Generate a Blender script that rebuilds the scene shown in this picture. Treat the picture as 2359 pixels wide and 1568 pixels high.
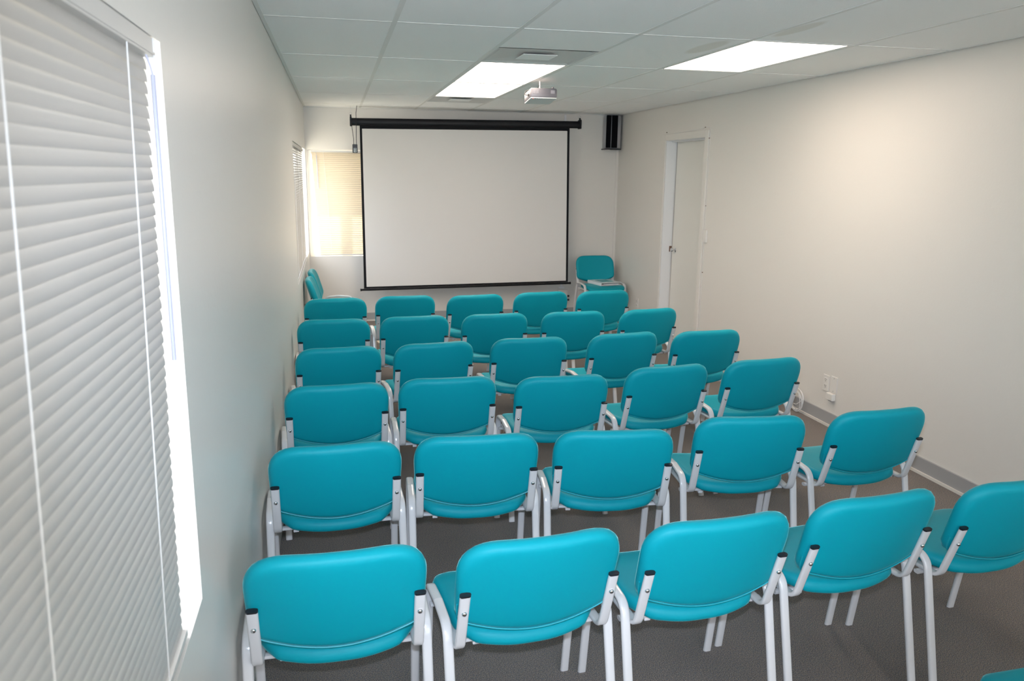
import bpy, bmesh, math, random
from mathutils import Vector, Matrix
random.seed(7)
for o in list(bpy.data.objects): bpy.data.objects.remove(o)
sc = bpy.context.scene
COL = sc.collection
R = math.radians

# ------------------------------------------------------------------ camera
cam_d = bpy.data.cameras.new('camera'); cam = bpy.data.objects.new('camera', cam_d); COL.objects.link(cam)
CAM = Vector((0.31132, 0.0, 1.72652))
yaw, pitch, roll = 0.21858, 0.20916, 0.01165
fwd = Vector((math.sin(yaw)*math.cos(pitch), math.cos(yaw)*math.cos(pitch), -math.sin(pitch)))
rgt0 = Vector((math.cos(yaw), -math.sin(yaw), 0)); up0 = rgt0.cross(fwd)
rgt = rgt0*math.cos(roll)+up0*math.sin(roll); upv = -rgt0*math.sin(roll)+up0*math.cos(roll)
m = Matrix((rgt, upv, -fwd)).transposed().to_4x4(); m.translation = CAM
cam.matrix_world = m
cam_d.sensor_fit = 'HORIZONTAL'; cam_d.sensor_width = 23.7; cam_d.lens = 1821.117/2359*23.7
cam_d.clip_start = 0.02; cam_d.clip_end = 200
cam_d.dof.use_dof = True; cam_d.dof.focus_distance = 3.6; cam_d.dof.aperture_fstop = 4.0
sc.camera = cam

# ------------------------------------------------------------------ exposure, world, sun, flash
sc.view_settings.view_transform = 'Standard'; sc.view_settings.look = 'None'
sc.view_settings.exposure = 0.30; sc.view_settings.gamma = 1.0; sc.view_settings.use_curve_mapping = False
W_ = bpy.data.worlds.new('overcast_sky'); sc.world = W_; W_.use_nodes = True
bg = W_.node_tree.nodes['Background']; bg.inputs[0].default_value = (0.93, 0.91, 1.0, 1); bg.inputs[1].default_value = 5.0
sun_d = bpy.data.lights.new('sun', 'SUN'); sun = bpy.data.objects.new('sun', sun_d); COL.objects.link(sun)
sun_d.energy = 27.0; sun_d.angle = R(0.6); sun_d.color = (1.0, 0.86, 0.66)
sun.rotation_euler = Vector((0.16, -1.0, -0.95)).to_track_quat('-Z', 'Y').to_euler()
fl_d = bpy.data.lights.new('camera_flash', 'SPOT'); fl = bpy.data.objects.new('camera_flash', fl_d); COL.objects.link(fl)
fl_d.energy = 265; fl_d.color = (0.70, 0.82, 1.0); fl_d.shadow_soft_size = 0.02; fl_d.spot_size = R(82); fl_d.spot_blend = 1.0
mf = m @ Matrix.Rotation(R(-4), 4, 'Y') @ Matrix.Rotation(R(2), 4, 'X'); mf.translation = CAM + upv*0.11; fl.matrix_world = mf

PANEL_L = 8.5                                      # radiance of the ceiling diffusers
PANEL_C = (1.0, 0.835, 0.70)

# ------------------------------------------------------------------ room numbers
W, H, YB, YF = 3.668, 2.4096, 9.307, -1.2
T = 0.16
YA = 3.9602                                         # a cross line of the ceiling grid
TX, TY = 0.6096, 1.2192

# ------------------------------------------------------------------ materials
def mat(name, col=(.8,.8,.8), rough=.5, metal=0., spec=.5, bump=None, noise=None, trans=0., emit=None, coat=0., sheen=0.):
    mt = bpy.data.materials.new(name); mt.use_nodes = True
    nt = mt.node_tree; N = nt.nodes; L = nt.links; b = N['Principled BSDF']
    b.inputs['Base Color'].default_value = (*col, 1); b.inputs['Roughness'].default_value = rough
    b.inputs['Metallic'].default_value = metal; b.inputs['Specular IOR Level'].default_value = spec
    if coat: b.inputs['Coat Weight'].default_value = coat; b.inputs['Coat Roughness'].default_value = .15
    if sheen: b.inputs['Sheen Weight'].default_value = sheen; b.inputs['Sheen Roughness'].default_value = .22; b.inputs['Sheen Tint'].default_value = (.45,1,.95,1)
    tc = N.new('ShaderNodeTexCoord')
    if noise:                                        # (scale, colour a, colour b, detail)
        n = N.new('ShaderNodeTexNoise'); n.inputs['Scale'].default_value = noise[0]; n.inputs['Detail'].default_value = noise[3]
        L.new(tc.outputs['Object'], n.inputs['Vector'])
        r = N.new('ShaderNodeValToRGB'); r.color_ramp.elements[0].color = (*noise[1], 1); r.color_ramp.elements[1].color = (*noise[2], 1)
        r.color_ramp.elements[0].position = .35; r.color_ramp.elements[1].position = .65
        L.new(n.outputs['Fac'], r.inputs['Fac']); L.new(r.outputs['Color'], b.inputs['Base Color'])
    if bump:                                         # (scale, strength, distance)
        n = N.new('ShaderNodeTexNoise'); n.inputs['Scale'].default_value = bump[0]; n.inputs['Detail'].default_value = 3
        L.new(tc.outputs['Object'], n.inputs['Vector'])
        bp = N.new('ShaderNodeBump'); bp.inputs['Strength'].default_value = bump[1]; bp.inputs['Distance'].default_value = bump[2]
        L.new(n.outputs['Fac'], bp.inputs['Height']); L.new(bp.outputs['Normal'], b.inputs['Normal'])
    if trans:
        t = N.new('ShaderNodeBsdfTranslucent'); t.inputs['Color'].default_value = (*col, 1)
        mx = N.new('ShaderNodeMixShader'); mx.inputs[0].default_value = trans
        L.new(b.outputs[0], mx.inputs[1]); L.new(t.outputs[0], mx.inputs[2]); L.new(mx.outputs[0], N['Material Output'].inputs[0])
    if emit:
        b.inputs['Emission Color'].default_value = (*emit[0], 1); b.inputs['Emission Strength'].default_value = emit[1]
    return mt

M = {}
M['wall'] = mat('painted_wall', (.76,.725,.67), .42, bump=(60,.12,.004))
M['wall_left'] = mat('painted_wall_satin', (.74,.73,.70), .36, bump=(45,.15,.004))
M['tile'] = mat('ceiling_tile', (.945,.95,.945), .85, bump=(260,.5,.002))
M['tbar'] = mat('ceiling_grid', (.80,.80,.78), .8)
M['void_shade'] = mat('painted_void_shade', (.03,.03,.035), .9)  # near-black colour stands in for shade above the ceiling and in the corridor
M['trimw'] = mat('white_trim', (.80,.80,.80), .35)
M['door'] = mat('door_paint', (.78,.76,.70), .4)
M['base_grey'] = mat('grey_cove_base', (.36,.355,.35), .5)
M['shoe'] = mat('cream_shoe', (.70,.66,.60), .45)
M['fabric'] = mat('teal_vinyl', (.0002,.30,.37), .52, spec=.22, bump=(900,.12,.0006), sheen=.42)
M['piping'] = mat('teal_piping', (.0003,.325,.395), .45)
M['frame'] = mat('white_powder_coat', (.66,.65,.65), .2, spec=.7)
M['black'] = mat('black_plastic', (.012,.012,.016), .4)
M['underpan'] = mat('black_underside', (.02,.02,.02), .8)
M['chrome'] = mat('chrome', (.75,.75,.76), .16, metal=1)
M['slat'] = mat('vinyl_slat', (.44,.435,.425), .45, trans=.04)
M['slat_back'] = mat('cream_vinyl_slat', (.70,.61,.47), .5, trans=.035)
M['rail'] = mat('blind_rail', (.60,.595,.58), .35)
M['cord'] = mat('blind_cord', (.86,.86,.86), .6, trans=.25)
M['wand'] = mat('clear_wand', (.40,.41,.50), .2)
M['vent_paint'] = mat('greyed_vent_paint', (.66,.66,.65), .6)
M['screen'] = mat('screen_fabric', (.74,.72,.69), .7)
M['screen_black'] = mat('screen_black', (.006,.006,.008), .7, spec=.2)
M['casing'] = mat('screen_casing', (.006,.006,.008), .45, spec=.25)
M['grille'] = mat('speaker_grille', (.004,.004,.005), .9, spec=.1)
M['silver'] = mat('silver_plastic', (.42,.42,.44), .3, metal=.5)
M['proj'] = mat('projector_shell', (.115,.115,.135), .35)
M['proj_bottom'] = mat('projector_underside', (.55,.60,.60), .45)
M['vent_grey'] = mat('projector_grille', (.25,.25,.28), .6)
M['cable_black'] = mat('black_cable', (.015,.015,.015), .45)
M['cable_white'] = mat('white_cable', (.78,.77,.75), .4)
M['plate'] = mat('white_wall_plate', (.78,.75,.70), .35)
M['socket'] = mat('socket_slots', (.10,.09,.08), .6)
M['brass'] = mat('brown_latch', (.22,.13,.09), .4, metal=.6)
M['binder'] = mat('white_binder', (.80,.80,.80), .3)
M['insert'] = mat('binder_insert', (.20,.42,.42), .4)
M['label'] = mat('button_plate', (.55,.62,.62), .4)
M['ledred'] = mat('red_indicator', (.8,.05,.03), .4, emit=((1,.08,.05), 2.5))
M['diffuser'] = mat('lit_diffuser', (.9,.9,.88), .4, emit=(PANEL_C, PANEL_L))
M['vinyl_white'] = mat('window_vinyl', (.80,.80,.80), .35)
M['outside'] = mat('pale_concrete', (.50,.48,.44), .9, noise=(3,(.60,.58,.54),(.68,.66,.62),4))
M['stucco'] = mat('outside_wall', (.55,.52,.48), .9)
gl = bpy.data.materials.new('window_glass'); gl.use_nodes = True
_n = gl.node_tree.nodes; _l = gl.node_tree.links; _n.remove(_n['Principled BSDF'])
_t = _n.new('ShaderNodeBsdfTransparent'); _t.inputs[0].default_value = (.93,.96,.95,1)
_g = _n.new('ShaderNodeBsdfGlossy'); _g.inputs['Roughness'].default_value = .02
_m = _n.new('ShaderNodeMixShader'); _m.inputs[0].default_value = .05
_l.new(_t.outputs[0], _m.inputs[1]); _l.new(_g.outputs[0], _m.inputs[2]); _l.new(_m.outputs[0], _n['Material Output'].inputs[0])
M['glass'] = gl

# carpet: fine speckle of brown, blue-grey and near-black tufts
cp = bpy.data.materials.new('speckled_carpet'); cp.use_nodes = True
N = cp.node_tree.nodes; L = cp.node_tree.links; b = N['Principled BSDF']
b.inputs['Roughness'].default_value = .95; b.inputs['Specular IOR Level'].default_value = .15
tc = N.new('ShaderNodeTexCoord')
n1 = N.new('ShaderNodeTexNoise'); n1.inputs['Scale'].default_value = 320; n1.inputs['Detail'].default_value = 2
n2 = N.new('ShaderNodeTexNoise'); n2.inputs['Scale'].default_value = 190; n2.inputs['Detail'].default_value = 2
n3 = N.new('ShaderNodeTexNoise'); n3.inputs['Scale'].default_value = 2.2; n3.inputs['Detail'].default_value = 3
for n in (n1, n2, n3): L.new(tc.outputs['Object'], n.inputs['Vector'])
r1 = N.new('ShaderNodeValToRGB'); e = r1.color_ramp.elements
e[0].position = .36; e[0].color = (.083,.081,.087,1); e[1].position = .64; e[1].color = (.36,.305,.25,1)
mid = r1.color_ramp.elements.new(.5); mid.color = (.21,.18,.158,1)
L.new(n1.outputs['Fac'], r1.inputs['Fac'])
mx = N.new('ShaderNodeMixRGB'); mx.blend_type = 'MIX'; mx.inputs[2].default_value = (.13,.145,.178,1)
r2 = N.new('ShaderNodeValToRGB'); r2.color_ramp.elements[0].position = .52; r2.color_ramp.elements[1].position = .66
r2.color_ramp.elements[1].color = (.75,.75,.75,1)
L.new(n2.outputs['Fac'], r2.inputs['Fac']); L.new(r2.outputs['Color'], mx.inputs[0]); L.new(r1.outputs['Color'], mx.inputs[1])
mul = N.new('ShaderNodeMixRGB'); mul.blend_type = 'MULTIPLY'; mul.inputs[0].default_value = .5
r3 = N.new('ShaderNodeValToRGB'); r3.color_ramp.elements[0].position = .3; r3.color_ramp.elements[0].color = (.72,.72,.72,1); r3.color_ramp.elements[1].position = .6
L.new(n3.outputs['Fac'], r3.inputs['Fac']); L.new(mx.outputs[0], mul.inputs[1]); L.new(r3.outputs['Color'], mul.inputs[2])
L.new(mul.outputs[0], b.inputs['Base Color'])
bp = N.new('ShaderNodeBump'); bp.inputs['Strength'].default_value = .5; bp.inputs['Distance'].default_value = .003
L.new(n1.outputs['Fac'], bp.inputs['Height']); L.new(bp.outputs['Normal'], b.inputs['Normal'])
M['carpet'] = cp

# old water stains on the ceiling tiles near the right-hand light
def add_stains(mt, spots):
    nt = mt.node_tree; N = nt.nodes; L = nt.links; b = N['Principled BSDF']
    g = N.new('ShaderNodeTexCoord'); fac = None
    base = N.new('ShaderNodeRGB'); base.outputs[0].default_value = b.inputs['Base Color'].default_value
    for (x, y, rx, ry) in spots:
        mp = N.new('ShaderNodeMapping'); mp.vector_type = 'POINT'
        mp.inputs['Scale'].default_value = (1/rx, 1/ry, 0); mp.inputs['Location'].default_value = (-x/rx, -y/ry, 0)
        L.new(g.outputs['Object'], mp.inputs['Vector'])
        ln = N.new('ShaderNodeVectorMath'); ln.operation = 'LENGTH'; L.new(mp.outputs[0], ln.inputs[0])
        rr = N.new('ShaderNodeMapRange'); rr.inputs['From Min'].default_value = 1.0; rr.inputs['From Max'].default_value = .75
        rr.inputs['To Max'].default_value = .35
        L.new(ln.outputs['Value'], rr.inputs['Value'])
        if fac is None: fac = rr.outputs[0]
        else:
            a = N.new('ShaderNodeMath'); a.operation = 'MAXIMUM'; L.new(fac, a.inputs[0]); L.new(rr.outputs[0], a.inputs[1]); fac = a.outputs[0]
    mxx = N.new('ShaderNodeMixRGB'); mxx.inputs[2].default_value = (.62,.58,.47,1)
    L.new(fac, mxx.inputs[0]); L.new(base.outputs[0], mxx.inputs[1]); L.new(mxx.outputs[0], b.inputs['Base Color'])
add_stains(M['tile'], [(2.33,4.25,.07,.26), (2.50,3.62,.05,.24)])

# ------------------------------------------------------------------ mesh helpers
def put(name, bm, material, parent=None, smooth=False, loc=None):
    me = bpy.data.meshes.new(name)
    bmesh.ops.recalc_face_normals(bm, faces=bm.faces)
    bm.to_mesh(me); bm.free()
    mats = material if isinstance(material, (list, tuple)) else [material]
    for k in mats: me.materials.append(M[k] if isinstance(k, str) else k)
    if smooth:
        me.shade_smooth()
        try: me.set_sharp_from_angle(angle=R(38))
        except Exception: pass
    o = bpy.data.objects.new(name, me); COL.objects.link(o)
    if parent is not None: o.parent = parent
    if loc is not None: o.location = loc
    return o
def box(bm, x0, x1, y0, y1, z0, z1, mi=0, bev=0.):
    if x1 < x0: x0, x1 = x1, x0
    if y1 < y0: y0, y1 = y1, y0
    if z1 < z0: z0, z1 = z1, z0
    r = bmesh.ops.create_cube(bm, size=1)
    vs = r['verts']
    for v in vs: v.co = Vector(((v.co.x+.5)*(x1-x0)+x0, (v.co.y+.5)*(y1-y0)+y0, (v.co.z+.5)*(z1-z0)+z0))
    fs = {f for v in vs for f in v.link_faces}
    for f in fs: f.material_index = mi
    if bev:
        es = list({e for v in vs for e in v.link_edges})
        bmesh.ops.bevel(bm, geom=es, offset=bev, segments=2, profile=.5, affect='EDGES')
    return vs
def tube(bm, pts, w, t=None, side=(1,0,0), n=12, caps=True, p=2.0):
    """sweep a w x t superellipse along pts; 'side' is the direction of the w axis"""
    t = t or w; pts = [Vector(q) for q in pts]; side = Vector(side).normalized(); rings = []
    for i, q in enumerate(pts):
        a = pts[max(i-1,0)]; c = pts[min(i+1,len(pts)-1)]; tan = (c-a).normalized()
        s = (side - tan*side.dot(tan))
        if s.length < 1e-4: s = Vector((0,0,1)) - tan*tan.z
        s.normalize(); nn = tan.cross(s).normalized()
        ring = []
        for k in range(n):
            an = 2*math.pi*k/n; ca, sa = math.cos(an), math.sin(an)
            if p == 'flat': u = ca*t/2 + math.copysign((w-t)/2, ca if abs(ca) > 1e-6 else 1); v = sa*t/2
            else: u = math.copysign(abs(ca)**(2/p), ca)*w/2; v = math.copysign(abs(sa)**(2/p), sa)*t/2
            ring.append(bm.verts.new(q + s*u + nn*v))
        rings.append(ring)
    for a, c in zip(rings, rings[1:]):
        for k in range(n): bm.faces.new((a[k], a[(k+1)%n], c[(k+1)%n], c[k]))
    if caps: bm.faces.new(rings[0][::-1]); bm.faces.new(rings[-1])
    return rings
def smooth_path(ctrl, seg=6):
    """round the corners of a polyline; ctrl = [(point, radius), ...]"""
    out = []
    for i, (q, r) in enumerate(ctrl):
        q = Vector(q)
        if r == 0 or i in (0, len(ctrl)-1): out.append(q); continue
        a = (Vector(ctrl[i-1][0])-q); c = (Vector(ctrl[i+1][0])-q)
        ang = a.angle(c); d = min(r/math.tan(ang/2), a.length*.49, c.length*.49)
        p0 = q+a.normalized()*d; p1 = q+c.normalized()*d
        for k in range(seg+1):
            s = k/seg; out.append(p0*(1-s)**2 + q*2*s*(1-s) + p1*s*s)
    return out
def cyl(bm, p0, p1, r, n=16, r2=None):
    p0 = Vector(p0); p1 = Vector(p1); d = (p1-p0).normalized()
    s = d.orthogonal().normalized(); u = d.cross(s)
    A = []; B = []
    r2 = r if r2 is None else r2
    for k in range(n):
        a = 2*math.pi*k/n; v = s*math.cos(a)+u*math.sin(a)
        A.append(bm.verts.new(p0+v*r)); B.append(bm.verts.new(p1+v*r2))
    for k in range(n): bm.faces.new((A[k], A[(k+1)%n], B[(k+1)%n], B[k]))
    bm.faces.new(A[::-1]); bm.faces.new(B)
def lathe(bm, prof, axis_o, axis_d, n=20):
    o_ = Vector(axis_o); d = Vector(axis_d).normalized(); s = d.orthogonal().normalized(); u = d.cross(s); rings = []
    for (r, h) in prof:
        rings.append([bm.verts.new(o_+d*h+(s*math.cos(2*math.pi*k/n)+u*math.sin(2*math.pi*k/n))*max(r,1e-5)) for k in range(n)])
    for a, c in zip(rings, rings[1:]):
        for k in range(n): bm.faces.new((a[k], a[(k+1)%n], c[(k+1)%n], c[k]))
    bm.faces.new(rings[0][::-1]); bm.faces.new(rings[-1])
def thing(name, label, cat, loc=(0,0,0), rz=0., group=None):
    o = bpy.data.objects.new(name, None); COL.objects.link(o); o.location = loc; o.rotation_euler = (0,0,rz)
    o.empty_display_size = .1
    return tag(o, label, cat, group)
def tag(o, label, cat, group=None):
    o['label'] = label; o['category'] = cat
    if group: o['group'] = group
    return o
def structure(o):
    o['kind'] = 'structure'; return o
def boxes(name, lst, material, parent=None, bev=0.):
    bm = bmesh.new()
    for q in lst: box(bm, *q, bev=bev)
    return put(name, bm, material, parent)

# ================================================================== SETTING
structure(boxes('floor', [(-T, W+T, YF-T, YB+T, -.12, 0)], 'carpet'))

def wall_x(name, x0, x1, y0, y1, z0, z1, holes, material):
    """wall slab between x0,x1 running along y, with rectangular holes (ya,yb,za,zb)"""
    lst = []; cur = y0
    for (a, c, e_, f_) in sorted(holes):
        lst.append((x0, x1, cur, a, z0, z1)); lst.append((x0, x1, a, c, z0, e_)); lst.append((x0, x1, a, c, f_, z1)); cur = c
    lst.append((x0, x1, cur, y1, z0, z1))
    lst = [q for q in lst if q[5]-q[4] > 1e-4 and q[3]-q[2] > 1e-4]
    return structure(boxes(name, lst, material))
W1 = (-.16, 1.668, .815, 1.958)                     # near left window
W2 = (6.52, 9.285, .825, 1.952)                      # far left window
WB = (.014, 1.36, .765, 1.954)                      # window in the back wall (x range)
DR = (6.957, 7.863, 0.0, 2.066)                     # door opening
ZT = H+.16
wall_x('wall_left', -T, 0, YF, YB, 0, ZT, [W1, W2], 'wall_left')
wall_x('wall_right', W, W+T, YF, YB, 0, ZT, [DR], 'wall')
structure(boxes('wall_back', [(-T, WB[0], YB, YB+T, 0, ZT), (WB[1], W+T, YB, YB+T, 0, ZT),
      (WB[0], WB[1], YB, YB+T, 0, WB[2]), (WB[0], WB[1], YB, YB+T, WB[3], ZT)], 'wall'))
WFILL = (.35, 3.35, .45, 2.25)                         # unseen window added behind the camera to let in fill daylight
structure(boxes('wall_front', [(-T, WFILL[0], YF-T, YF, 0, ZT), (WFILL[1], W+T, YF-T, YF, 0, ZT),
      (WFILL[0], WFILL[1], YF-T, YF, 0, WFILL[2]), (WFILL[0], WFILL[1], YF-T, YF, WFILL[3], ZT)], 'wall'))

# ceiling: T-bar grid, lay-in tiles, near-black slab above for the shaded void
LIGHTS = [(2, 1), (2, 2), (4, 0)]                   # (column, row) cells; row 0 starts at YA
bm = bmesh.new(); hw = .012
xs = [i*TX for i in range(0, 7)]; ys = [YA+k*TY for k in range(-5, 5)]
for i, x in enumerate(xs):
    if 0 < i < 6: box(bm, x-hw, x+hw, YF, YB, H-.0004, H+.02)
box(bm, 0.002, .022, YF, YB, H-.0004, H+.02); box(bm, W-.032, W-.010, YF, YB, H-.0004, H+.02)
for y in ys:
    if YF < y < YB-.02:
        for i in range(6): box(bm, i*TX+hw, min((i+1)*TX, 3.6576)-hw, y-hw*.7, y+hw*.7, H-.0002, H+.02)
box(bm, 0, W-.01, YB-.022, YB-.003, H-.003, H+.02)
grid = structure(put('ceiling', bm, 'tbar'))
bm = bmesh.new()
for i in range(6):
    for k in range(-5, 5):
        if (i, k) in LIGHTS: continue
        y0 = max(YA+k*TY, YF); y1 = min(YA+(k+1)*TY, YB-.004)
        if y1-y0 < .05: continue
        x0, x1 = i*TX+.003, (i+1)*TX-.003
        spans = [(y0, y1)]
        if (i, k) == (2, 0): spans = [(y0, YA+.6096)]          # half cell holds the vent
        if (i, k) == (2, 3): spans = [(y0+.6096, y1)]
        for (a, c) in spans:
            z = H+.0006+random.uniform(0, .0008)
            vs = box(bm, x0, x1, a+.004, c-.0055, z, z+.014)
            g0, g1 = random.choice([(-.006,.001),(-.003,.0018),(.0016,-.006),(.0012,-.004),(-.004,-.004)]) 
            tz = random.uniform(0, .0008)
            for v in vs:
                if v.co.y > (a+c)/2:
                    v.co.z += tz; v.co.y -= .0045 + (g0 if v.co.x < (x0+x1)/2 else g1)
structure(put('ceiling', bm, 'tile'))
structure(boxes('ceiling', [(-T, W+T, YF-T, YB+T, ZT, ZT+.1)], 'void_shade'))

# baseboards with cream shoe strip
structure(boxes('baseboard_right', [(W-.012, W, YF, 6.875, .016, .098)], 'base_grey'))
structure(boxes('trim_1', [(W-.022, W, YF, 6.875, 0, .017)], 'shoe'))
structure(boxes('baseboard_back', [(0.012, W, YB-.012, YB, .016, .098)], 'base_grey'))
structure(boxes('trim_2', [(0.012, W-.012, YB-.022, YB, 0, .017)], 'shoe'))
structure(boxes('baseboard_left', [(0, .004, YF, YB, .0, .098)], 'base_grey'))
structure(boxes('baseboard_right', [(W-.012, W, 7.95, YB-.012, .016, .098)], 'base_grey'))

# corner bead strip at the right back corner
structure(boxes('trim_3', [(W-.030, W, YB-.010, YB, .098, H)], 'wall'))

# windows
def window_unit(name, axis, a0, a1, z0, z1, plane, out, mull):
    """frame + glass in an opening; axis 'x' = wall running along y, plane = depth position"""
    root = bpy.data.objects.new(name, None); COL.objects.link(root); structure(root)
    f = .045; d = .03
    def bx(bm, p, q, r, s, e0=0., dd=None):
        dd = d if dd is None else dd
        if axis == 'x': box(bm, plane-dd/2, plane+dd/2, p, q, r, s)
        else: box(bm, p, q, plane-dd/2, plane+dd/2, r, s)
    bm = bmesh.new()
    bx(bm, a0, a1, z0, z0+f); bx(bm, a0, a1, z1-f, z1); bx(bm, a0, a0+f, z0+f, z1-f); bx(bm, a1-f, a1, z0+f, z1-f)
    for q in mull: bx(bm, q-.025, q+.025, z0+f, z1-f)
    put('window_frame', bm, 'vinyl_white', root)
    bm = bmesh.new(); bx(bm, a0+f, a1-f, z0+f, z1-f, dd=.005); put('window_pane', bm, 'glass', root)
    return root
window_unit('window_1', 'x', W1[0], W1[1], W1[2], W1[3], -.115, -1, [.75])
window_unit('window_2', 'x', W2[0], W2[1], W2[2], W2[3], -.115, -1, [7.86])
window_unit('window_3', 'y', WB[0], WB[1], WB[2], WB[3], YB+.115, 1, [])

window_unit('fill_window', 'y', WFILL[0], WFILL[1], WFILL[2], WFILL[3], YF-.115, 1, [1.35, 2.35])  # added out of view, brightens the ceiling with sky light

# door in the right wall
dr = bpy.data.objects.new('door_1', None); COL.objects.link(dr); structure(dr)
XL = W+.115
boxes('door_leaf', [(XL, XL+.04, DR[0]+.003, DR[1]-.019, .008, DR[3]-.006)], 'door', dr, bev=.001)
j = .018
boxes('door_jamb', [(W+.001, XL-.002, DR[1]-.006, DR[1]+.0, 0, DR[3]), (W+.001, XL+.055, DR[0], DR[0]+.002, 0, DR[3]),
      (W+.001, XL+.055, DR[0], DR[1], DR[3]-.004, DR[3]), 
      (W+.060, W+.075, DR[0], DR[1], DR[3]-.016, DR[3]-.004)], 'trimw', dr)
cs = .070
boxes('door_casing', [(W-.014, W, DR[1], DR[1]+cs+.012, 0, DR[3]+cs-.006), (W-.014, W, DR[0]-cs, DR[0], 0, DR[3]+cs-.006),
      (W-.014, W, DR[0], DR[1], DR[3], DR[3]+cs-.006)], 'wall', dr, bev=.003)
kn = None
bm = bmesh.new(); lathe(bm, [(.025,0),(.026,.003),(.020,.008),(.010,.012),(.010,.026),(.019,.032),(.023,.040),(.021,.048),(.010,.052)], (XL, 7.765, .950), (-1,0,0), 24)
put('door_knob', bm, 'chrome', dr, smooth=True)
boxes('latch_plate', [(W+.085, W+.113, DR[1]-.0085, DR[1]-.0055, .925, .985)], 'brass', dr)

# corridor behind the door, walls painted dark in place of its shade
structure(boxes('wall_corridor', [(W+T+.9, W+T+1.0, 6.2, 8.6, 0, ZT), (W+T+.001, W+T+.9, 6.2, 6.3, 0, ZT), (W+T+.001, W+T+.9, 8.5, 8.6, 0, ZT)], 'void_shade'))
structure(boxes('ceiling', [(W+T+.001, W+T+1.0, 6.2, 8.6, ZT-.1, ZT)], 'void_shade'))

# outdoors
structure(boxes('ground', [(-30, 30, -20, 40, -.5, -.3)], 'outside'))
structure(boxes('roof_eave', [(-.75, W+.5, YF-.3, YB+1.55, ZT+.101, ZT+.26)], 'stucco'))
post = boxes('porch_post', [(.315, .43, YB+.30, YB+.40, -.3, ZT+.10)], 'stucco')
tag(post, 'square porch post just outside the back window, seen as a dark band through its blind', 'post')
# ================================================================== BLINDS
def blind(label, mk_pt, length, z_top, z_bot, tilt, pitch, cords, slat_mat, skew=0., wand=None, rail_h=.026, rail_d=.028, drop=0.):
    """mk_pt(u, d, z): u along the blind, d towards the room. skew: shift of the blind along u at its foot"""
    root = thing('window_blind', label, 'blind', mk_pt(length/2, 0, z_bot))
    inv = -root.location
    P = lambda u, d, z: Vector(mk_pt(u, d, z)) + inv
    def bar(bm, u0, u1, d0, d1, z0, z1, sk=(0,0)):
        vs = [bm.verts.new(P(u+sk[0 if z == z0 else 1], d, z)) for u in (u0,u1) for d in (d0,d1) for z in (z0,z1)]
        for f in ((0,1,3,2),(4,6,7,5),(0,4,5,1),(2,3,7,6),(0,2,6,4),(1,5,7,3)): bm.faces.new([vs[i] for i in f])
    bm = bmesh.new(); bar(bm, 0, length, -rail_d/2, rail_d/2, z_top-rail_h, z_top)
    bar(bm, 0, length, rail_d/2, rail_d/2+.002, z_top-rail_h+.004, z_top-rail_h+.008)
    bar(bm, length-.001, length+.004, -rail_d/2-.001, rail_d/2+.002, z_top-rail_h-.003, z_top)
    put('headrail', bm, 'rail', root)
    zs = z_top-rail_h-.010; zl = z_bot+.020; n = max(2, int(round((zs-zl)/pitch)))
    bm = bmesh.new(); wd = .0132; rnd = random.Random(5)
    for k in range(n+1):
        z = zs+(zl-zs)*k/n; sk = skew*(k/n)+rnd.uniform(-.002,.002)
        tt = tilt+rnd.uniform(-.02,.02)
        prof = []
        for q in range(5):
            s = (q/4*2-1); hgt = .0022*(1-s*s)
            prof.append((math.cos(tt)*s*wd+math.sin(tt)*hgt, -math.sin(tt)*s*wd+math.cos(tt)*hgt))
        A = [bm.verts.new(P(.004+sk, d, z+h)) for d, h in prof]; B = [bm.verts.new(P(length-.004+sk, d, z+h)) for d, h in prof]
        for q in range(4): bm.faces.new((A[q], A[q+1], B[q+1], B[q]))
    put('slats', bm, slat_mat, root, smooth=True)
    bm = bmesh.new(); bar(bm, .002, length-.002, -.012, .012, z_bot, z_bot+.012, (skew, skew)); put('bottom_rail', bm, 'rail', root)
    for c in cords:
        bm = bmesh.new()
        for dd in (-.0135, .0135):
            tube(bm, [P(c, dd, z_top-rail_h), P(c+skew*.5, dd, (z_top+z_bot)/2), P(c+skew, dd, z_bot+.006)], .0022, n=5, side=(0,1,.1))
        put('ladder_cord', bm, 'cord', root)
    if wand:
        bm = bmesh.new(); u, L_, lean = wand
        tube(bm, [P(u, .014, z_top-rail_h-.002), P(u+.003, .019, z_top-rail_h-.02), P(u+.004, .022, z_top-rail_h-.035)], .0035, n=6)
        tube(bm, [P(u+.004, .022, z_top-rail_h-.035), P(u+.004+lean, .024, z_top-rail_h-L_)], .0085, n=6)
        put('tilt_wand', bm, 'wand', root)
    return root
# near left window: its far end stops short of the jamb
blind('large white slatted blind closed over the near left window beside the camera',
      lambda u, d, z: (-.016+d, -.14+u, z), 1.745, 1.955, .822, R(77), .0213, [.53, 1.045, 1.56], 'slat', skew=-.085, rail_h=.033, rail_d=.032,
      wand=(1.690, .545, -.018))
blind('white slatted blind over the far left window, seen almost edge-on near the corner',
      lambda u, d, z: (-.020+d, 6.60+u, z), 2.10, 1.945, .835, R(52), .0213, [.25, 1.05, 1.85], 'slat')
blind('sunlit cream blind over the back window, half hidden behind the projection screen',
      lambda u, d, z: (.060+u, YB+.030-d, z), 1.20, 1.942, .772, R(66), .0213, [.135, .63, 1.12], 'slat_back', rail_h=.016, skew=.06,
      wand=(.055, .40, .01))

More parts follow.
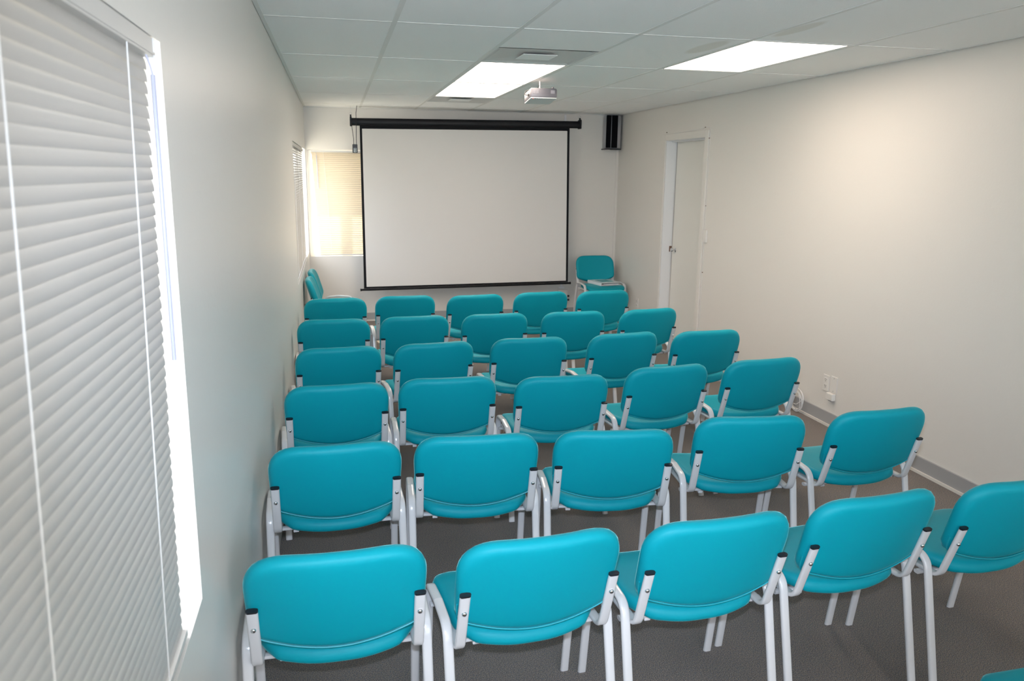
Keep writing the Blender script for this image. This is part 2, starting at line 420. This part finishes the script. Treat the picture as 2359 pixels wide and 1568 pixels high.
# ================================================================== CHAIRS
def pad(bm, outline, thick, curve, nt=72, mapping=None, bulge=.004, edge=.5):
    """cushion: star-shaped outline(theta)->(x,z); thickness profile rounded at the rim"""
    ss = [.0,.3,.55,.75,.86,.92,.96,.985,1.0]
    def ring(s, sgn):
        if s == 0: return None
        out = []
        for k in range(nt):
            x, z = outline(2*math.pi*k/nt); rr_ = math.hypot(x, z)
            inset = (1-s)*rr_; e_ = min(1, inset/(thick*edge))
            h = thick/2*math.sqrt(max(0, 1-(1-e_)**2)) + bulge*(1-s*s)
            out.append(bm.verts.new(mapping(x*s, z*s, sgn*h)))
        return out
    shared = ring(1.0, 0)
    for sgn in (1, -1):
        prev = shared
        for s in reversed(ss[1:-1]):
            cur = ring(s, sgn)
            for k in range(nt): bm.faces.new((prev[k], prev[(k+1)%nt], cur[(k+1)%nt], cur[k]))
            prev = cur
        c = bm.verts.new(mapping(0, 0, sgn*(thick/2+bulge)))
        for k in range(nt): bm.faces.new((prev[k], prev[(k+1)%nt], c))
def poly_outline(pts):
    """pts: closed list of (x,z,radius) corners -> outline(theta) by ray casting on the rounded polygon"""
    n = len(pts); dense = []
    for i in range(n):
        q = Vector((pts[i][0], pts[i][1])); a = Vector(pts[i-1][:2])-q; c = Vector(pts[(i+1)%n][:2])-q
        r = pts[i][2]
        d = min(r, a.length*.66, c.length*.66); p0 = q+a.normalized()*d; p1 = q+c.normalized()*d
        for k in range(9):
            s = k/8; dense.append(p0*(1-s)**2+q*2*s*(1-s)+p1*s*s)
    def f(th):
        dx, dz = math.cos(th), math.sin(th); best = None
        for i in range(len(dense)):
            a = dense[i]; c = dense[(i+1)%len(dense)]; ex, ez = c.x-a.x, c.y-a.y
            den = dx*ez-dz*ex
            if abs(den) < 1e-9: continue
            t_ = (a.x*ez-a.y*ex)/den; u_ = (a.x*dz-a.y*dx)/den
            if t_ > 0 and -1e-6 <= u_ <= 1+1e-6 and (best is None or t_ > best): best = t_
        return (dx*best, dz*best)
    return f
TILT = R(17)
CH_Z0 = .640                                        # height of the bracket caps; origin of the chair frame is the floor under them
def back_pt(x, v, h):
    """x across, v up along the back, h towards the sitter; wraps forward at the sides"""
    off = .037 + .030*((x/.235)**2-1) + .05*max(0, v)**2*0
    y = math.cos(TILT)*(h+off) - math.sin(TILT)*v
    z = CH_Z0 + math.cos(TILT)*v + math.sin(TILT)*(h+off)
    return Vector((x, y, z))
BV = .008
back_out = poly_outline([(-.237,.153,.120),(0,.159,.03),(.237,.153,.120),(.228,-.110,.034),(.12,-.140,.04),(0,-.157,.07),(-.12,-.140,.04),(-.228,-.110,.034)])
seat_out = poly_outline([(-.222,.205,.075),(-.10,.216,.08),(.10,.216,.08),(.222,.205,.075),(.224,0,.10),(.206,-.150,.075),(.10,-.196,.08),(-.10,-.196,.08),(-.206,-.150,.075),(-.224,0,.10)])
def seat_pt(x, v, h):
    y = .243 + v
    z = .463 + h - .022*max(0, (v-.10)/.116)**2 - .012*max(0,(-v-.10)/.09)**2 + .008*(x/.22)**2
    return Vector((x, y, z))
XLEG = .239
CS, CD = 1.037, -.0637                             # chair scale and drop applied to every chair mesh
ZF = -CD/CS
def leg_path(side, rear):
    x = side*XLEG
    if rear: return smooth_path([((x,.005,ZF),0), ((x,.098,.497),.055), ((x,.22,.508),0)], 8)
    return smooth_path([((x,.416,ZF),0), ((x,.352,.497),.055), ((x,.22,.508),0)], 8)
def make_chair():
    t = thing('padded_chair', 'teal padded chair', 'chair')
    bm = bmesh.new(); pad(bm, seat_out, .045, None, mapping=seat_pt, bulge=.006); put('seat', bm, 'fabric', t, smooth=True)
    bm = bmesh.new(); pad(bm, lambda a: tuple(.90*q for q in seat_out(a)), .010, None, mapping=lambda x, v, h: seat_pt(x, v, h-.0215), bulge=0.)
    put('seat_pan', bm, 'underpan', t, smooth=True)
    bm = bmesh.new(); pad(bm, back_out, .044, None, mapping=back_pt, bulge=.004); bk = put('backrest', bm, 'fabric', t, smooth=True)
    # double welt along the lower rim of the back panel
    for rr_, hh, wd in ((.985, -.016, .0055), (.955, -.0225, .0045)):
        bm = bmesh.new(); pts = []
        for k in range(0, 61):
            th = R(-168)+R(156)*k/60; x, z = back_out(th); pts.append(back_pt(x*rr_, z*rr_, hh))
        tube(bm, pts, wd, n=6, side=(0,1,0)); put('piping', bm, 'piping', bk, smooth=True)
    for sd in (-1, 1):
        for rear in (False, True):
            bm = bmesh.new(); tube(bm, leg_path(sd, rear), .029, .017, n=18, p='flat'); put('leg', bm, 'frame', t, smooth=True)
        bm = bmesh.new()
        pth = smooth_path([((sd*.212,0,CH_Z0),0), ((sd*.212,.066,.441),.045), ((sd*.212,.36,.441),0)], 9)
        tube(bm, pth, .030, .014, n=18, p='flat'); br = put('back_bracket', bm, 'frame', t, smooth=True)
        bm = bmesh.new(); dr_ = (pth[0]-pth[1]).normalized(); tube(bm, [pth[0]-dr_*.001, pth[0]+dr_*.0045], .0312, .0152, n=18, p='flat')
        put('end_cap', bm, 'black', br)
        bm = bmesh.new(); c = Vector((sd*.212, .0165, .583)); nd = Vector((0,-.955,-.296)).normalized()
        lathe(bm, [(.0068,.0),(.0066,.0085),(.0050,.0105),(.0022,.0112)], c, nd, 14); put('bolt', bm, 'chrome', br, smooth=True)
        bm = bmesh.new(); lathe(bm, [(.006,.0),(.006,.012),(.003,.014)], (sd*.212,.12,.436), (0,0,-1), 10); put('bolt', bm, 'chrome', br, smooth=True)
    for yy in (.135, .345):
        bm = bmesh.new(); tube(bm, [(-XLEG,yy,.427),(XLEG,yy,.427)], .024, .014, side=(0,1,0), n=12, p=2.8); put('crossbar', bm, 'frame', t, smooth=True)
    for sx in (-.15,):
        bm = bmesh.new(); box(bm, sx-.010, sx+.010, .122, .146, .412, .4215, bev=.002); put('mounting_tab', bm, 'frame', t)
    for o in [t] + list(t.children_recursive):
        if o.type == 'MESH':
            for v in o.data.vertices: v.co = Vector((v.co.x*CS, v.co.y*CS, v.co.z*CS+CD))
    return t
def dup(root, loc, rz, label, group=None):
    r = root.copy(); COL.objects.link(r); r.location = loc; r.rotation_euler = (0,0,rz); r['label'] = label
    if group: r['group'] = group
    for ch in list(root.children):
        c = ch.copy(); COL.objects.link(c); c.parent = r
        for g in list(ch.children):
            d = g.copy(); COL.objects.link(d); d.parent = c
    return r
proto = make_chair()
ROWS = {7:[(.283,1.901,1.2),(.82,1.885,4.8),(1.343,1.899,3.4),(1.888,1.957,5.4),(2.431,1.977,4.0)],
        6:[(.279,2.711,4.8),(.788,2.722,-4.0),(1.309,2.684,-6.9),(1.911,2.747,-6.5),(2.485,2.737,3.5)],
        5:[(.286,3.518,6.5),(.798,3.556,-.3),(1.338,3.497,-.1),(1.918,3.596,5.6),(2.481,3.651,5.0)],
        4:[(.299,4.294,7.8),(.824,4.329,9.7),(1.389,4.374,.7),(1.986,4.416,6.9),(2.527,4.408,2.9)],
        3:[(.262,5.139,2.0),(.798,5.174,4.2),(1.345,5.182,3.0),(1.902,5.186,1.1),(2.47,5.21,9.2)],
        2:[(.282,5.998,3.7),(.813,6.058,1.8),(1.357,6.03,7.8),(1.906,6.103,5.8),(2.434,6.106,4.7)]}
RN = {7:'complete row nearest the camera', 6:'second complete row from the camera', 5:'third complete row from the camera',
      4:'fourth complete row from the camera', 3:'row just behind the frontmost one', 2:'frontmost row before the screen'}
CN = ['leftmost, beside the left wall', 'second from the left', 'the middle one', 'second from the right', 'rightmost, by the open aisle']
def edge_gap(A, B):
    g = 9
    for ly in (-.02, .43):
        for lx, O, P_ in ((.2535, A, B), (-.2535, B, A)):
            x = O[0]+math.cos(R(O[2]))*lx-math.sin(R(O[2]))*ly; y = O[1]+math.sin(R(O[2]))*lx+math.cos(R(O[2]))*ly
            dx, dy = x-P_[0], y-P_[1]; c_, s_ = math.cos(R(P_[2])), math.sin(R(P_[2])); ux, uy = dx*c_+dy*s_, -dx*s_+dy*c_
            if -.03 < uy < .45: g = min(g, (-.2535-ux) if O is A else (ux-.2535))
    return g
for rn in ROWS:
    row = [list(q) for q in ROWS[rn]]
    row[0][2] = min(row[0][2], 5.0)
    near = lambda: row[0][0] - math.cos(R(row[0][2]))*.2535 - math.sin(R(row[0][2]))*.424
    while near() < .0085 and row[0][2] > 1.0: row[0][2] -= .25
    if near() < .0125: row[0][0] += .0125-near()
    for jx in range(4):
        for it in range(60):
            if edge_gap(row[jx], row[jx+1]) > .0: break
            A, B = row[jx], row[jx+1]; mid_ = (A[2]+B[2])/2
            if it % 3 < 2 and abs(A[2]-B[2]) > .5: (A if jx and it % 3 else B)[2] += .3*math.copysign(1, mid_-(A if jx and it % 3 else B)[2])
            else: B[0] += .0015
    ROWS[rn] = [(CAM.x+(q[0]-CAM.x)*CS, q[1]*CS, q[2]) for q in row]
first = True
for rn in (7,6,5,4,3,2):
    for jx, (x, y, a) in enumerate(ROWS[rn]):
        lab = 'teal chair in the %s, %s' % (RN[rn], CN[jx]); grp = 'teal chairs in rows facing the screen'
        if first: proto.location = (x,y,0); proto.rotation_euler = (0,0,R(a)); proto['label'] = lab; proto['group'] = grp; first = False
        else: dup(proto, (x,y,0), R(a), lab, grp)
dup(proto, (2.175,1.12,0), R(3), 'teal chair at the bottom right edge, only the front corner of its seat showing', 'teal chairs in rows facing the screen')
dup(proto, (.072,7.45,0), R(-90), 'teal chair set side-on against the left wall, nearer of the pair', 'teal chairs set sideways along the left wall')
dup(proto, (.076,8.03,0), R(-91), 'teal chair set side-on against the left wall, farther of the pair', 'teal chairs set sideways along the left wall')
dup(proto, (3.335,9.085,0), R(183), 'teal chair in the back right corner facing the camera, with a binder on its seat', 'teal chairs standing by the back wall')

# binder on the corner chair
bd = thing('ring_binder', 'white ring binder lying on the seat of the back corner chair', 'binder', (3.395,8.865,.4485), R(12))
boxes('cover', [(-.135,.135,-.16,.16,.0,.003), (-.135,.135,-.16,.16,.030,.033), (-.138,-.135,-.16,.16,.0,.033)], 'binder', bd)
boxes('pages', [(-.12,.115,-.13,.15,.0035,.018)], 'binder', bd)
boxes('cover_insert', [(-.075,.085,-.08,.11,.0331,.0338)], 'insert', bd)
boxes('ring_mechanism', [(-.125,-.105,-.155,.15,.018,.0295)], 'black', bd)

# ================================================================== PROJECTION SCREEN
sr = thing('projection_screen', 'large white projection screen in a black casing hung before the back wall', 'projection screen', (1.8, 9.06, .39))
def S(x, y, z): return Vector((x, y, z)) - Vector((1.8, 9.06, .39))
ys_ = 9.06
def rolz(x, zl): return zl + (x-.5)*.0106              # the whole screen hangs slightly out of level
bm = bmesh.new()
tube(bm, [S(.505,ys_,rolz(.505,2.247)), S(3.095,ys_,rolz(3.095,2.247))], .078, .080, side=(0,1,0), n=20, p=3.2); put('casing', bm, 'casing', sr, smooth=True)
for x0, x1 in ((.492,.512),(3.084,3.106)):
    bm = bmesh.new(); zc = rolz(x0,2.250); box(bm, x0-1.8, x1-1.8, -.046, .046, zc-.050-.39, zc+.052-.39, bev=.006)
    box(bm, (x0+x1)/2-.008-1.8, (x0+x1)/2+.008-1.8, -.01, .01, zc+.05-.39, zc+.072-.39)
    put('casing_end', bm, 'casing', sr)
def quad_slab(name, pts, y, th, material):
    bm = bmesh.new(); A = [bm.verts.new(S(x, y, z)) for x, z in pts]; B = [bm.verts.new(S(x, y+th, z)) for x, z in pts]
    bm.faces.new(A); bm.faces.new(B[::-1])
    n = len(A)
    for k in range(n): bm.faces.new((A[k], A[(k+1)%n], B[(k+1)%n], B[k]))
    return put(name, bm, material, sr)
OUT = [(.596,2.215),(2.975,2.235),(3.002,.452),(.595,.418)]
INN = [(.620,2.176),(2.948,2.203),(2.976,.468),(.624,.438)]
quad_slab('black_border', OUT, ys_, .0015, 'screen_black')
quad_slab('screen_surface', INN, ys_-.0012, .001, 'screen')
bm = bmesh.new(); tube(bm, [S(.560,ys_,.404), S(3.030,ys_,.438)], .024, .022, n=12); 
tube(bm, [S(.553,ys_,.4035), S(.566,ys_,.404)], .030, n=12); tube(bm, [S(3.024,ys_,.4385), S(3.037,ys_,.4385)], .030, n=12)
put('bottom_bar', bm, 'casing', sr, smooth=True)
for xx in (.502, 3.095):
    zz = rolz(xx, 2.325)
    bm = bmesh.new(); pts = [S(xx+.012*math.cos(a), ys_, zz+.008+.012*math.sin(a)) for a in [2*math.pi*k/16 for k in range(17)]]
    tube(bm, pts, .003, n=6, side=(0,1,0), caps=False); tube(bm, [S(xx, ys_, zz+.02), S(xx, ys_, H)], .0025, n=6)
    put('hanging_hook', bm, 'chrome', sr, smooth=True)
# wired wall control hanging from the casing end
rc = thing('screen_control', 'small black control box hanging on cables at the left end of the screen', 'remote control', (.537, 8.965, 1.915))
bm = bmesh.new(); box(bm, -.027, .027, -.012, .012, 0, .092, bev=.005); put('control_body', bm, 'black', rc)
bm = bmesh.new(); box(bm, -.014, .014, -.0135, -.0118, .006, .052, bev=.0005); bp_ = put('button_plate', bm, 'label', rc)
for k in range(3):
    bm = bmesh.new(); box(bm, -.006, .006, -.0165, -.0136, .010+k*.015, .019+k*.015, bev=.001); put('button', bm, 'black', bp_)
bm = bmesh.new()
tube(bm, smooth_path([((-.013,0,.09),0), ((-.013,.0,.16),.05), ((-.026,.03,.27),.05), ((-.022,.045,.332),0)],5), .006, n=8)
tube(bm, smooth_path([((.016,0,.09),0), ((.016,.0,.18),.05), ((.020,.0,.33),.05), ((.020,-.0,.42),.05), ((.032,.0,.4945),0)],5), .006, n=8)
put('cable', bm, 'cable_black', rc, smooth=True)

# conduit and outlet box on the back wall
cd = thing('wall_raceway', 'white vertical cable raceway on the back wall, passing behind the screen', 'raceway', (2.99, YB, .36))
boxes('channel', [(-.012,.012,-.016,-.0005,0,H-.372)], 'trimw', cd, bev=.002)
boxes('foot', [(-.035,.035,-.02,-.0005,-.02,.0)], 'trimw', cd, bev=.002)
ob = thing('outlet_box', 'white surface outlet box low on the back wall under the screen', 'outlet', (3.005, YB, .16))
boxes('box_body', [(-.056,.056,-.045,-.0005,0,.17)], 'plate', ob, bev=.004)
boxes('plug', [(.056,.085,-.035,-.012,.075,.097)], 'black', ob, bev=.003); boxes('plug', [(.056,.085,-.035,-.012,.028,.050)], 'black', ob, bev=.003)

# speaker in the corner
sp = thing('wall_speaker', 'tall silver speaker with two black grilles high in the back right corner', 'speaker', (3.56, YB-.085, 2.005))
bm = bmesh.new(); box(bm, -.103, .084, -.055, .08, .012, .396, bev=.02); put('cabinet', bm, 'silver', sp, smooth=True)
for x0, x1 in ((-.104,-.046), (-.038,.036)):
    bm = bmesh.new(); box(bm, x0, x1, -.068, -.045, .022, .394, bev=.005); put('grille', bm, 'grille', sp)
bm = bmesh.new(); box(bm, -.118, .085, -.075, .07, .0, .012, bev=.004); put('base_plate', bm, 'black', sp)
bm = bmesh.new(); lathe(bm, [(.03,0),(.028,-.008),(.012,-.012)], (-.07,-.03,0), (0,0,1), 16); put('bracket_knob', bm, 'plate', sp)

# ================================================================== PROJECTOR
pj = thing('ceiling_projector', 'grey video projector hanging from the ceiling before the screen', 'projector', (1.845, 6.02, 2.283))
pj.rotation_euler = (R(-4.5), 0, R(-3))
bm = bmesh.new(); box(bm, -.100, .100, -.135, .125, -.024, .046, bev=.012); put('projector_body', bm, 'proj', pj, smooth=True)
bm = bmesh.new(); box(bm, -.098, .098, -.134, .124, -.030, -.022, bev=.004); put('bottom_cover', bm, 'proj_bottom', pj)
for x0, x1 in ((-.083,-.062),(-.058,-.040),(.052,.082)):
    bm = bmesh.new(); box(bm, x0, x1, -.1362, -.1345, .006, .030)
    for k in range(6): box(bm, x0, x1, -.1372, -.136, .0085+k*.0035, .0100+k*.0035)
    put('vent_grille', bm, 'vent_grey', pj)
bm = bmesh.new(); box(bm, -.082,-.076,-.128,-.122,-.0312,-.0298); put('indicator_light', bm, 'ledred', pj)
for k in range(4):
    bm = bmesh.new(); box(bm, -.066+k*.016,-.056+k*.016,-.128,-.121,-.0312,-.0298, bev=.0004); put('button', bm, 'black', pj)
bm = bmesh.new(); cyl(bm, (.06,.118,.010), (.06,.148,.010), .026, 20); put('lens', bm, 'black', pj, smooth=True)
bm = bmesh.new(); cyl(bm, (.075,-.10,.044), (.075,-.10,.058), .010, 14, .008); put('foot', bm, 'proj', pj, smooth=True)
bm = bmesh.new(); cyl(bm, (0,.02,.045), (.0,.020,.122), .005, 14); cyl(bm, (0,.02,.044), (0,.02,.050), .035, 18); put('mount_pole', bm, 'trimw', pj, smooth=True)
pc = thing('projector_cable', 'black cable looping from a ceiling hole to the left side of the projector', 'cable', (1.845, 6.02, 2.283))
bm = bmesh.new()
tube(bm, smooth_path([((.004,.06,.1225),0), ((-.004,.03,.09),.03), ((-.03,-.02,.058),.03), ((-.07,-.05,.058),.03), ((-.13,-.05,.035),.03), ((-.135,-.06,.008),.02), ((-.108,-.06,.008),0)],6), .006, n=8)
box(bm, -.112, -.096, -.072, -.050, .0, .016); put('cable_run', bm, 'cable_black', pc, smooth=True)

# ================================================================== CEILING LIGHTS AND VENTS
def ceiling_light(i, k, label):
    x0, x1, y0, y1 = i*TX+hw, (i+1)*TX-hw, YA+k*TY+hw*.7, YA+(k+1)*TY-hw*.7
    cx, cy = (x0+x1)/2, (y0+y1)/2; hx, hy = (x1-x0)/2, (y1-y0)/2
    t = thing('ceiling_light', label, 'ceiling light', (cx, cy, H), group='recessed ceiling light panels')
    f = .016
    boxes('light_frame', [(-hx,-hx+f,-hy,hy,.001,.02),(hx-f,hx,-hy,hy,.001,.02),(-hx+f,hx-f,-hy,-hy+f,.001,.02),(-hx+f,hx-f,hy-f,hy,.001,.02)], 'tbar', t)
    boxes('diffuser', [(-hx+f,hx-f,-hy+f,hy-f,.004,.008)], 'diffuser', t)
    boxes('light_housing', [(-hx,hx,-hy,hy,.09,.10),(-hx,hx,-hy,-hy+.004,.021,.089),(-hx,hx,hy-.004,hy,.021,.089),(-hx,-hx+.004,-hy,hy,.021,.089),(hx-.004,hx,-hy,hy,.021,.089)], 'tbar', t)
ceiling_light(2, 1, 'lit ceiling panel beside the projector, the nearer of the two laid end to end')
ceiling_light(2, 2, 'lit ceiling panel nearest the screen, the farther of two end to end')
ceiling_light(4, 0, 'lit ceiling panel on the right, standing alone close to the camera')
def vent(y0, label):
    x0, x1 = 2*TX+hw, 3*TX-hw; cx = (x0+x1)/2; cy = y0+.3048; h = .2935
    t = thing('ceiling_vent', label, 'air vent', (cx, cy, H), group='square ceiling air vents')
    bm = bmesh.new()
    prof = [(h,.0008),(h-.012,.0008),(h-.03,.006),(.13,.014),(.05,.016)]
    rings = [[bm.verts.new((sx*r, sy*r, z)) for sx, sy in ((-1,-1),(1,-1),(1,1),(-1,1))] for r, z in prof]
    for a, c in zip(rings, rings[1:]):
        for q in range(4): bm.faces.new((a[q], a[(q+1)%4], c[(q+1)%4], c[q]))
    bm.faces.new(rings[-1]); put('vent_frame', bm, 'vent_paint', t)
    bm = bmesh.new(); box(bm, -.105, .105, -.105, .105, -.0018, .001, bev=.0008); put('vent_plate', bm, 'tile', t)
vent(YA+.6096, 'square vent in the ceiling on the camera side of the twin light panels')
vent(YA+3*TY, 'square vent in the ceiling between the twin light panels and the screen')

# ================================================================== SMALL WALL THINGS
def outlet(name, label, y, z, blank=False, sockets=True, w=.070, h=.115):
    t = thing(name, label, 'wall plate' if blank else 'outlet', (W, y, z))
    bm = bmesh.new(); box(bm, -.006, -.0003, -w/2, w/2, 0, h, bev=.002); put('cover_plate', bm, 'plate', t)
    if not blank:
        for zc in (h*.30, h*.70):
            bm = bmesh.new(); box(bm, -.0085, -.0055, -.017, .017, zc-.014, zc+.014, bev=.002); s = put('socket', bm, 'plate', t)
            bm = bmesh.new()
            for yy in (-.007, .007): box(bm, -.0092, -.0084, yy-.0015, yy+.0015, zc-.001, zc+.009)
            box(bm, -.0092, -.0084, -.003, .003, zc-.010, zc-.005); put('socket_slots', bm, 'socket', s)
    else:
        for zc in (.012, h-.012):
            bm = bmesh.new(); lathe(bm, [(.003,0),(.003,.0012)], (-.006,0,zc), (-1,0,0), 10); put('screw', bm, 'chrome', t)
    return t
outlet('wall_outlet', 'white double outlet low on the right wall, left of the blank plate', 4.812, .238)
outlet('blank_plate', 'white blank plate low on the right wall, just right of the outlet', 4.722, .246, blank=True)
outlet('wall_outlet', 'white double outlet low on the right wall between the door and the back corner', 8.478, .215)
ad = thing('wall_adapter', 'small white box fixed under the blank plate on the right wall', 'adapter', (W, 4.730, .186))
bm = bmesh.new(); box(bm, -.030, -.0003, -.036, .036, .006, .056, bev=.004); put('adapter_body', bm, 'plate', ad)
bm = bmesh.new(); box(bm, -.020, -.004, -.020, .020, .0, .007, bev=.001); put('adapter_base', bm, 'vent_grey', ad)
sw = thing('door_contact_box', 'slim white box on the wall right of the door casing, on a thin white wire', 'junction box', (W, 6.845, 1.110))
bm = bmesh.new(); box(bm, -.018, -.0003, -.040, .022, 0, .118, bev=.003); put('box_cover', bm, 'plate', sw)
# thin wire stapled round the casing
wr = thing('door_wire', 'thin white wire stapled along the top and right of the door casing', 'wire', (W, 6.87, 1.2))
bm = bmesh.new()
tube(bm, smooth_path([((-.004,1.01,.925),0), ((-.004,.15,.946),.02), ((-.004,.12,.958),.02), ((-.004,-.005,.952),.02), ((-.004,-.002,.85),.02), ((-.004,-.005,.03),0)],4), .0035, n=6)
tube(bm, [(-.004,-.012,-.09),(-.004,-.014,-.6),(-.004,-.016,-1.10)], .0035, n=6); put('wire_run', bm, 'cable_white', wr, smooth=True)
for (yy, zz) in ((.993,.948),(.106,.956),(.014,.855),(0,.246),(-.013,-.371)):
    bm = bmesh.new(); box(bm, -.009, -.0003, yy-.005, yy+.005, zz-.004, zz+.004, bev=.001); put('staple', bm, 'brass', wr)
# coil of cable hanging on the baseboard
cc = thing('cable_coil', 'coil of thin white cable leaning on the baseboard of the right wall', 'cable', (W-.03, 5.10, .0))
bm = bmesh.new(); rnd = random.Random(11)
for k in range(5):
    ry = .085+rnd.uniform(-.02,.015); rz_ = .085+rnd.uniform(-.015,.004); ph = rnd.uniform(-.5,.5); pts = []
    for q in range(33):
        a = 2*math.pi*q/32
        y = ry*math.cos(a)+rnd.uniform(-.0008,.0008); z = rz_*math.sin(a)
        yy = y*math.cos(ph)-z*math.sin(ph)*.6; zz = z*math.cos(ph)+y*math.sin(ph)*.6
        pts.append(Vector((-.004-.006*k+.010*math.sin(a+k), yy, max(.0035, .092+zz))))
    tube(bm, pts, .005, n=6, side=(1,0,0), caps=False)
tube(bm, smooth_path([((-.01,-.075,.11),0), ((-.02,-.02,.06),.05), ((-.02,.09,.055),.04), ((-.01,.12,.01),0)],6), .005, n=6)
put('cable_loops', bm, 'cable_white', cc, smooth=True)
